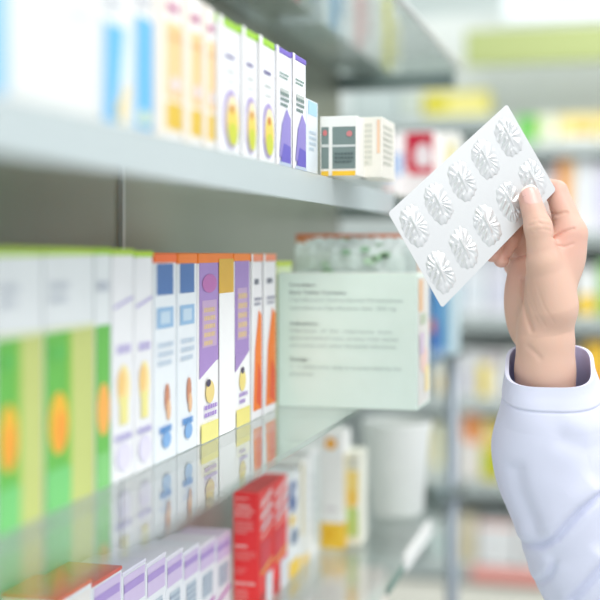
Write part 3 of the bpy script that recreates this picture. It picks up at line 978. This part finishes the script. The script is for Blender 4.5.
def sdf(X, Y, Z):
    d = cone(X, Y, Z, (547, 440, -22), (545, 372, -16), 31, 29.5)
    # flatten the wrist a little
    d = smin(d, cone(X, Y, Z, (545, 372, -16), WR, 29.5, 28.5), 6)
    for k, r0 in (('i', 19), ('m', 22), ('r', 22), ('p', 22)):
        m = MCP[k]
        d = smin(d, cone(X, Y, Z, (545, 326, -16), m, r0, FING[k][0][3] + .5), 8)
    d = smin(d, ellip(X, Y, Z, (526.5, 302, -41), (23.5, 52, 23)), 13)
    d = smin(d, ellip(X, Y, Z, (526, 256, -54), (15, 26, 14)), 6)
    d = smin(d, ellip(X, Y, Z, (547.5, 302, 0), (23.5, 60, 17)), 17)
    d = smin(d, ellip(X, Y, Z, (570, 252, -12), (14.5, 26, 14)), 10)
    # thumb
    t = None
    for a, b in zip(THUMB[:-1], THUMB[1:]):
        c = cone(X, Y, Z, a[:3], b[:3], a[3], b[3])
        t = c if t is None else smin(t, c, 5)
    t = smin(t, ellip(X, Y, Z, (543, 262, 17), (15, 15, 14)), 5)
    d = smin(d, t, 9)
    for k in 'imrp':
        ch = FING[k]
        t = None
        for a, b in zip(ch[:-1], ch[1:]):
            c = cone(X, Y, Z, a[:3], b[:3], a[3], b[3])
            t = c if t is None else smin(t, c, 3)
        d = smin(d, t, 3.5)
    for pl, w, dep, zm_ in GROOVES:
        q = None
        for a, b in zip(pl[:-1], pl[1:]):
            dx, dy = b[0] - a[0], b[1] - a[1]
            tt = np.clip(((X - a[0]) * dx + (Y - a[1]) * dy) / (dx * dx + dy * dy), 0, 1)
            e = (X - a[0] - tt * dx) ** 2 + (Y - a[1] - tt * dy) ** 2
            q = e if q is None else np.minimum(q, e)
        d = d + (dep * np.exp(-q / (w * w))) * np.clip((Z - zm_) / 4, 0, 1)
    return d


vals = np.empty((len(gx), len(gy), len(gz)), np.float32)
for i0 in range(0, len(gx), 16):
    X, Y, Z = np.meshgrid(gx[i0:i0 + 16], gy, gz, indexing='ij')
    vals[i0:i0 + 16] = sdf(X, Y, Z)


def surface_nets(v):
    ins = v < 0
    cells = np.zeros(tuple(n_ - 1 for n_ in v.shape), np.int8)
    for a in (0, 1):
        for b in (0, 1):
            for c in (0, 1):
                cells += ins[a:v.shape[0] - 1 + a, b:v.shape[1] - 1 + b, c:v.shape[2] - 1 + c]
    act = np.argwhere((cells > 0) & (cells < 8))
    idx = -np.ones(cells.shape, np.int64)
    idx[act[:, 0], act[:, 1], act[:, 2]] = np.arange(len(act))
    acc = np.zeros((len(act), 3))
    cnt = np.zeros(len(act))
    cr = [(a, b, c) for a in (0, 1) for b in (0, 1) for c in (0, 1)]
    for p in cr:
        for ax in range(3):
            if p[ax]:
                continue
            q = list(p)
            q[ax] = 1
            va = v[act[:, 0] + p[0], act[:, 1] + p[1], act[:, 2] + p[2]]
            vb = v[act[:, 0] + q[0], act[:, 1] + q[1], act[:, 2] + q[2]]
            m = (va < 0) != (vb < 0)
            t = np.where(m, va / np.where(va == vb, 1, va - vb), 0)
            pt = np.array(p, float)[None, :].repeat(len(act), 0)
            pt[:, ax] = t
            acc += pt * m[:, None]
            cnt += m
    verts = act + acc / cnt[:, None]
    faces = []
    for ax in range(3):
        o1, o2 = [(1, 2), (2, 0), (0, 1)][ax]
        sl0 = [slice(None)] * 3
        sl1 = [slice(None)] * 3
        sl0[ax] = slice(0, -1)
        sl1[ax] = slice(1, None)
        a, b = ins[tuple(sl0)], ins[tuple(sl1)]
        e = np.argwhere(a != b)
        ok = (e[:, o1] > 0) & (e[:, o2] > 0) & (e[:, o1] < v.shape[o1] - 1) & (e[:, o2] < v.shape[o2] - 1)
        e = e[ok]
        flip = a[e[:, 0], e[:, 1], e[:, 2]]
        d1 = np.zeros(3, int)
        d1[o1] = 1
        d2 = np.zeros(3, int)
        d2[o2] = 1
        c = [e - d1 - d2, e - d2, e, e - d1]
        ii = [idx[k_[:, 0], k_[:, 1], k_[:, 2]] for k_ in c]
        qd = np.stack(ii, 1)
        qd[~flip] = qd[~flip][:, ::-1]
        faces.append(qd)
    return verts, np.concatenate(faces)


hv, hf = surface_nets(vals)
hv = hv * RES + np.array([gx[0], gy[0], gz[0]])
# light smoothing
for it in range(2):
    acc = np.zeros_like(hv)
    cnt = np.zeros(len(hv))
    for k in range(4):
        a, b_ = hf[:, k], hf[:, (k + 1) % 4]
        np.add.at(acc, a, hv[b_])
        np.add.at(acc, b_, hv[a])
        np.add.at(cnt, a, 1)
        np.add.at(cnt, b_, 1)
    hv = hv * .5 + .5 * acc / np.maximum(cnt, 1)[:, None]

SKIN = bpy.data.materials.new('skin')
SKIN.use_nodes = True
nt = SKIN.node_tree
pb = nt.nodes['Principled BSDF']
pb.inputs['Roughness'].default_value = 0.5
pb.inputs['Subsurface Weight'].default_value = 0.12
pb.inputs['Subsurface Radius'].default_value = (0.006, 0.002, 0.001)
pb.inputs['Subsurface Scale'].default_value = 0.5
at = nt.nodes.new('ShaderNodeAttribute')
at.attribute_name = 'flush'
mx = nt.nodes.new('ShaderNodeMix')
mx.data_type = 'RGBA'
mx.inputs[6].default_value = (*lin((222, 184, 164)), 1)
mx.inputs[7].default_value = (*lin((225, 176, 160)), 1)
nt.links.new(at.outputs['Fac'], mx.inputs[0])
tcn = nt.nodes.new('ShaderNodeTexCoord')
nz_ = nt.nodes.new('ShaderNodeTexNoise')
nz_.inputs['Scale'].default_value = 90
nz_.inputs['Detail'].default_value = 4
nt.links.new(tcn.outputs['Object'], nz_.inputs['Vector'])
mx2 = nt.nodes.new('ShaderNodeMix')
mx2.data_type = 'RGBA'
mx2.blend_type = 'MULTIPLY'
mx2.inputs[0].default_value = 0.25
nt.links.new(mx.outputs[2], mx2.inputs[6])
nt.links.new(nz_.outputs['Color'], mx2.inputs[7])
mx3 = nt.nodes.new('ShaderNodeMix')
mx3.data_type = 'RGBA'
mx3.inputs[0].default_value = 0.12
nt.links.new(mx.outputs[2], mx3.inputs[6])
nt.links.new(mx2.outputs[2], mx3.inputs[7])
nt.links.new(mx3.outputs[2], pb.inputs['Base Color'])
nz2 = nt.nodes.new('ShaderNodeTexNoise')
nz2.inputs['Scale'].default_value = 700
nt.links.new(tcn.outputs['Object'], nz2.inputs['Vector'])
bmp = nt.nodes.new('ShaderNodeBump')
bmp.inputs['Strength'].default_value = 0.15
bmp.inputs['Distance'].default_value = 0.0005
nt.links.new(nz2.outputs['Fac'], bmp.inputs['Height'])
nt.links.new(bmp.outputs['Normal'], pb.inputs['Normal'])

horg = H(546, 345, -14)
me = bpy.data.meshes.new('person')
wv = [tuple(H(*p) - horg) for p in hv]
me.from_pydata(wv, [], [tuple(int(x) for x in f) for f in hf])
me.materials.append(SKIN)
me.polygons.foreach_set('use_smooth', [True] * len(me.polygons))
tips = [THUMB[-1][:3], FING['i'][-1][:3], FING['m'][-1][:3], FING['r'][-1][:3], FING['p'][-1][:3], (566, 240, 0), (562, 190, 0)]
fl_ = np.zeros(len(hv))
for t in tips:
    fl_ = np.maximum(fl_, np.exp(-((hv - np.array(t)) ** 2).sum(1) / (22.0 ** 2)))
at_ = me.attributes.new('flush', 'FLOAT', 'POINT')
at_.data.foreach_set('value', fl_.astype(np.float32))
me.update()
person = bpy.data.objects.new('person', me)
COL.objects.link(person)
person.location = horg
person['org'] = list(horg)
tag(person, 'raised hand and forearm in a white coat sleeve pinching the blister pack', 'person')

# thumbnail
NAIL = mat((234, 188, 178), 0.18, 0, .03, 200, 'nail')
NAILW = mat((250, 240, 226), 0.25, 0, .02, 200, 'nail_edge')
ax0 = Vector(THUMB[2][:3])
ax1 = Vector(THUMB[3][:3])
d = (ax1 - ax0).normalized()
fr_ = Vector((0.42, -.05, 1))
fr_ = (fr_ - d * fr_.dot(d)).normalized()
sd_ = d.cross(fr_).normalized()
nb = MB()


def nailp(a, b_, off):
    # a along the nail 0 (cuticle) .. 1 (tip), b_ -1..1 across
    al = -10.5 + 22 * a
    wd = 0.92 * (1 - .22 * max(0, .22 - a) / .22 * abs(b_) ** 0) * (1 if a < .8 else 1 - (a - .8) * .9)
    ang = b_ * wd * (1 if a > .15 else .75 + a * 1.67)
    r = 10.95
    drop = max(0, a - .55) ** 2 * 12
    c = ax1 + d * (al - (abs(b_) ** 2 * 2.2 if a < .3 else -0) * 0 - (abs(b_) ** 2) * (2.6 * a if a > .5 else -2.0 * (1 - a)))
    return c + (fr_ * math.cos(ang) + sd_ * math.sin(ang)) * (r + off) - fr_ * drop


na, nbb = 18, 14
for off, flipq in ((.55, False), (-1.2, True)):
    vv = [H(*nailp(a / na, b_ / nbb * 2 - 1, off)) for a in range(na + 1) for b_ in range(nbb + 1)]
    for lo, hi, m_ in ((0, na - 2, NAIL), (na - 2, na, NAILW)):
        ff = []
        for a in range(lo, hi):
            for b_ in range(nbb):
                q = a * (nbb + 1) + b_
                f4 = (q, q + 1, q + nbb + 2, q + nbb + 1)
                ff.append(f4[::-1] if flipq else f4)
        nb.mesh(vv, ff, m_, True)
nb.build('thumbnail', person, tuple(horg))

# coat sleeve
CLOTH = mat((222, 226, 246), 0.8, 0, .015, 40, 'white_coat_cloth')
LINING = mat((208, 214, 255), 0.85, 0, .02, 40, 'cuff_lining')
# (u, v, z, half width, half depth, tilt)
SL = [(549.5, 366, -14, 43, 38, 19), (550, 376, -16, 44.5, 40, 18), (551.5, 388, -18, 48, 43, 16), (554, 408, -22, 54, 48, 14), (555.5, 428, -28, 61, 53, 13), (556.5, 448, -34, 66, 56, 12),
      (560, 470, -40, 68, 58, 12), (566, 492, -47, 69, 59, 14), (575, 514, -54, 69, 60, 18), (586, 538, -62, 70, 60, 22), (597, 562, -70, 73, 61, 26), (612, 592, -80, 77, 62, 30),
      (638, 634, -94, 78, 64, 32), (680, 690, -112, 80, 66, 34), (730, 750, -130, 82, 70, 30), (790, 800, -146, 80, 72, 0)]
SL = np.array(SL, float)
NRg, NAg = 300, 260
tt = np.linspace(0, len(SL) - 1, NRg)


def interp(col):
    # Catmull-Rom
    out = []
    for t in tt:
        i = min(int(t), len(SL) - 2)
        f = t - i
        p0, p1, p2, p3 = (SL[max(i - 1, 0), col], SL[i, col], SL[i + 1, col], SL[min(i + 2, len(SL) - 1), col])
        out.append(.5 * ((2 * p1) + (-p0 + p2) * f + (2 * p0 - 5 * p1 + 4 * p2 - p3) * f * f + (-p0 + 3 * p1 - 3 * p2 + p3) * f ** 3))
    return out


C = [interp(k) for k in range(6)]
FOLDS = [  # polyline (u, v), groove width, groove depth, bulge above, bulge width
    ([(528, 549), (542, 546), (556, 535), (568, 519), (580, 505), (596, 492)], 4.2, 8.0, 7.0, 15),
    ([(541, 588), (549, 578), (553, 568)], 3.5, 5, 4.0, 9),
    ([(572, 600), (588, 580), (604, 560)], 4.6, 7, 5.5, 11),
    ([(516, 470), (520, 492), (530, 516), (540, 540)], 9, 4.5, 0, 8),
    ([(562, 436), (585, 445), (610, 440)], 9, 1.6, 1.5, 10),
]


def fold(u, v):
    o = 0.0
    for pl, w, dep, bul, bw in FOLDS:
        best = None
        for j_, (a, b_) in enumerate(zip(pl[:-1], pl[1:])):
            dx, dy = b_[0] - a[0], b_[1] - a[1]
            L_ = math.hypot(dx, dy)
            t_ = ((u - a[0]) * dx + (v - a[1]) * dy) / (L_ * L_)
            over = 0.0
            if t_ < 0 and j_ == 0:
                over = -t_ * L_
            if t_ > 1 and j_ == len(pl) - 2:
                over = (t_ - 1) * L_
            tc_ = max(0, min(1, t_))
            ex, ey = u - a[0] - tc_ * dx, v - a[1] - tc_ * dy
            q = math.hypot(ex, ey)
            sd = ((u - a[0]) * dy - (v - a[1]) * dx) / L_        # signed side
            if best is None or q < best[0]:
                best = (q, sd, over)
        q, sd, over = best
        if abs(sd) > q:
            sd = math.copysign(q, sd)
        fade = math.exp(-(over / 9) ** 2)
        sd = sd if dy < 0 else sd
        up_ = sd if pl[-1][0] >= pl[0][0] else -sd
        side = 1 / (1 + math.exp(-max(-40, min(40, up_ / 1.5))))
        g = -dep * math.exp(-(sd / w) ** 2)
        g += bul * (side + .3 * (1 - side)) * math.exp(-((abs(sd) - w * 2.2) / bw) ** 2)
        o += g * fade * math.exp(-(max(0, q - abs(sd)) / 12) ** 2)
    return o


def sleeve_pt(i, k, inset=0.0):
    a = 2 * math.pi * k / NAg
    ca, sa = math.cos(a), math.sin(a)
    ex = 2 / (2.3 + 1.3 * max(0.0, 1 - i / 71))
    x = math.copysign(abs(ca) ** ex, ca)
    y = math.copysign(abs(sa) ** ex, sa)
    cu, cv, cz, hw, hd, tl = (C[j][i] for j in range(6))
    u = cu + (hw - inset) * x
    z = cz + (hd - inset) * y
    v = cv + tl * y 
    if inset == 0 and y > -.3 and i > 6:
        f = fold(u, v) * min(1, (y + .3) * 2)
        u += f * x * .5
        z += f * max(.2, y)
    if inset == 0:
        # hem seam, 28 units below the rim
        dh = (cv - 366)
        f = 1.1 * (1 if dh < 27 else 0) - .9 * math.exp(-((dh - 28) / 1.6) ** 2)
        u += f * x
        z += f * y
    return H(u, v, z)


sm = MB()
vv = [sleeve_pt(i, k) for i in range(NRg) for k in range(NAg)]
ff = []
for i in range(NRg - 1):
    for k in range(NAg):
        ff.append((i * NAg + k, i * NAg + (k + 1) % NAg, (i + 1) * NAg + (k + 1) % NAg, (i + 1) * NAg + k))
ff.append(tuple((NRg - 1) * NAg + k for k in range(NAg)))
sm.mesh(vv, ff, CLOTH)
# rim and lining
nin = 40
vv = [sleeve_pt(0, k) for k in range(NAg)]
for i in range(nin):
    vv += [sleeve_pt(i * 2, k, 3.0 if i else 2.6) for k in range(NAg)]
ff = []
for i in range(nin):
    for k in range(NAg):
        ff.append((i * NAg + k, (i + 1) * NAg + k, (i + 1) * NAg + (k + 1) % NAg, i * NAg + (k + 1) % NAg))
sm.mesh(vv[:2 * NAg], ff[:NAg], CLOTH)
sm.mesh(vv[NAg:], [tuple(x - NAg for x in f) for f in ff[NAg:]], LINING)
slv = sm.build('coat_sleeve', person, tuple(horg))

for o in COL.objects:
    if 'org' in o:
        del o['org']
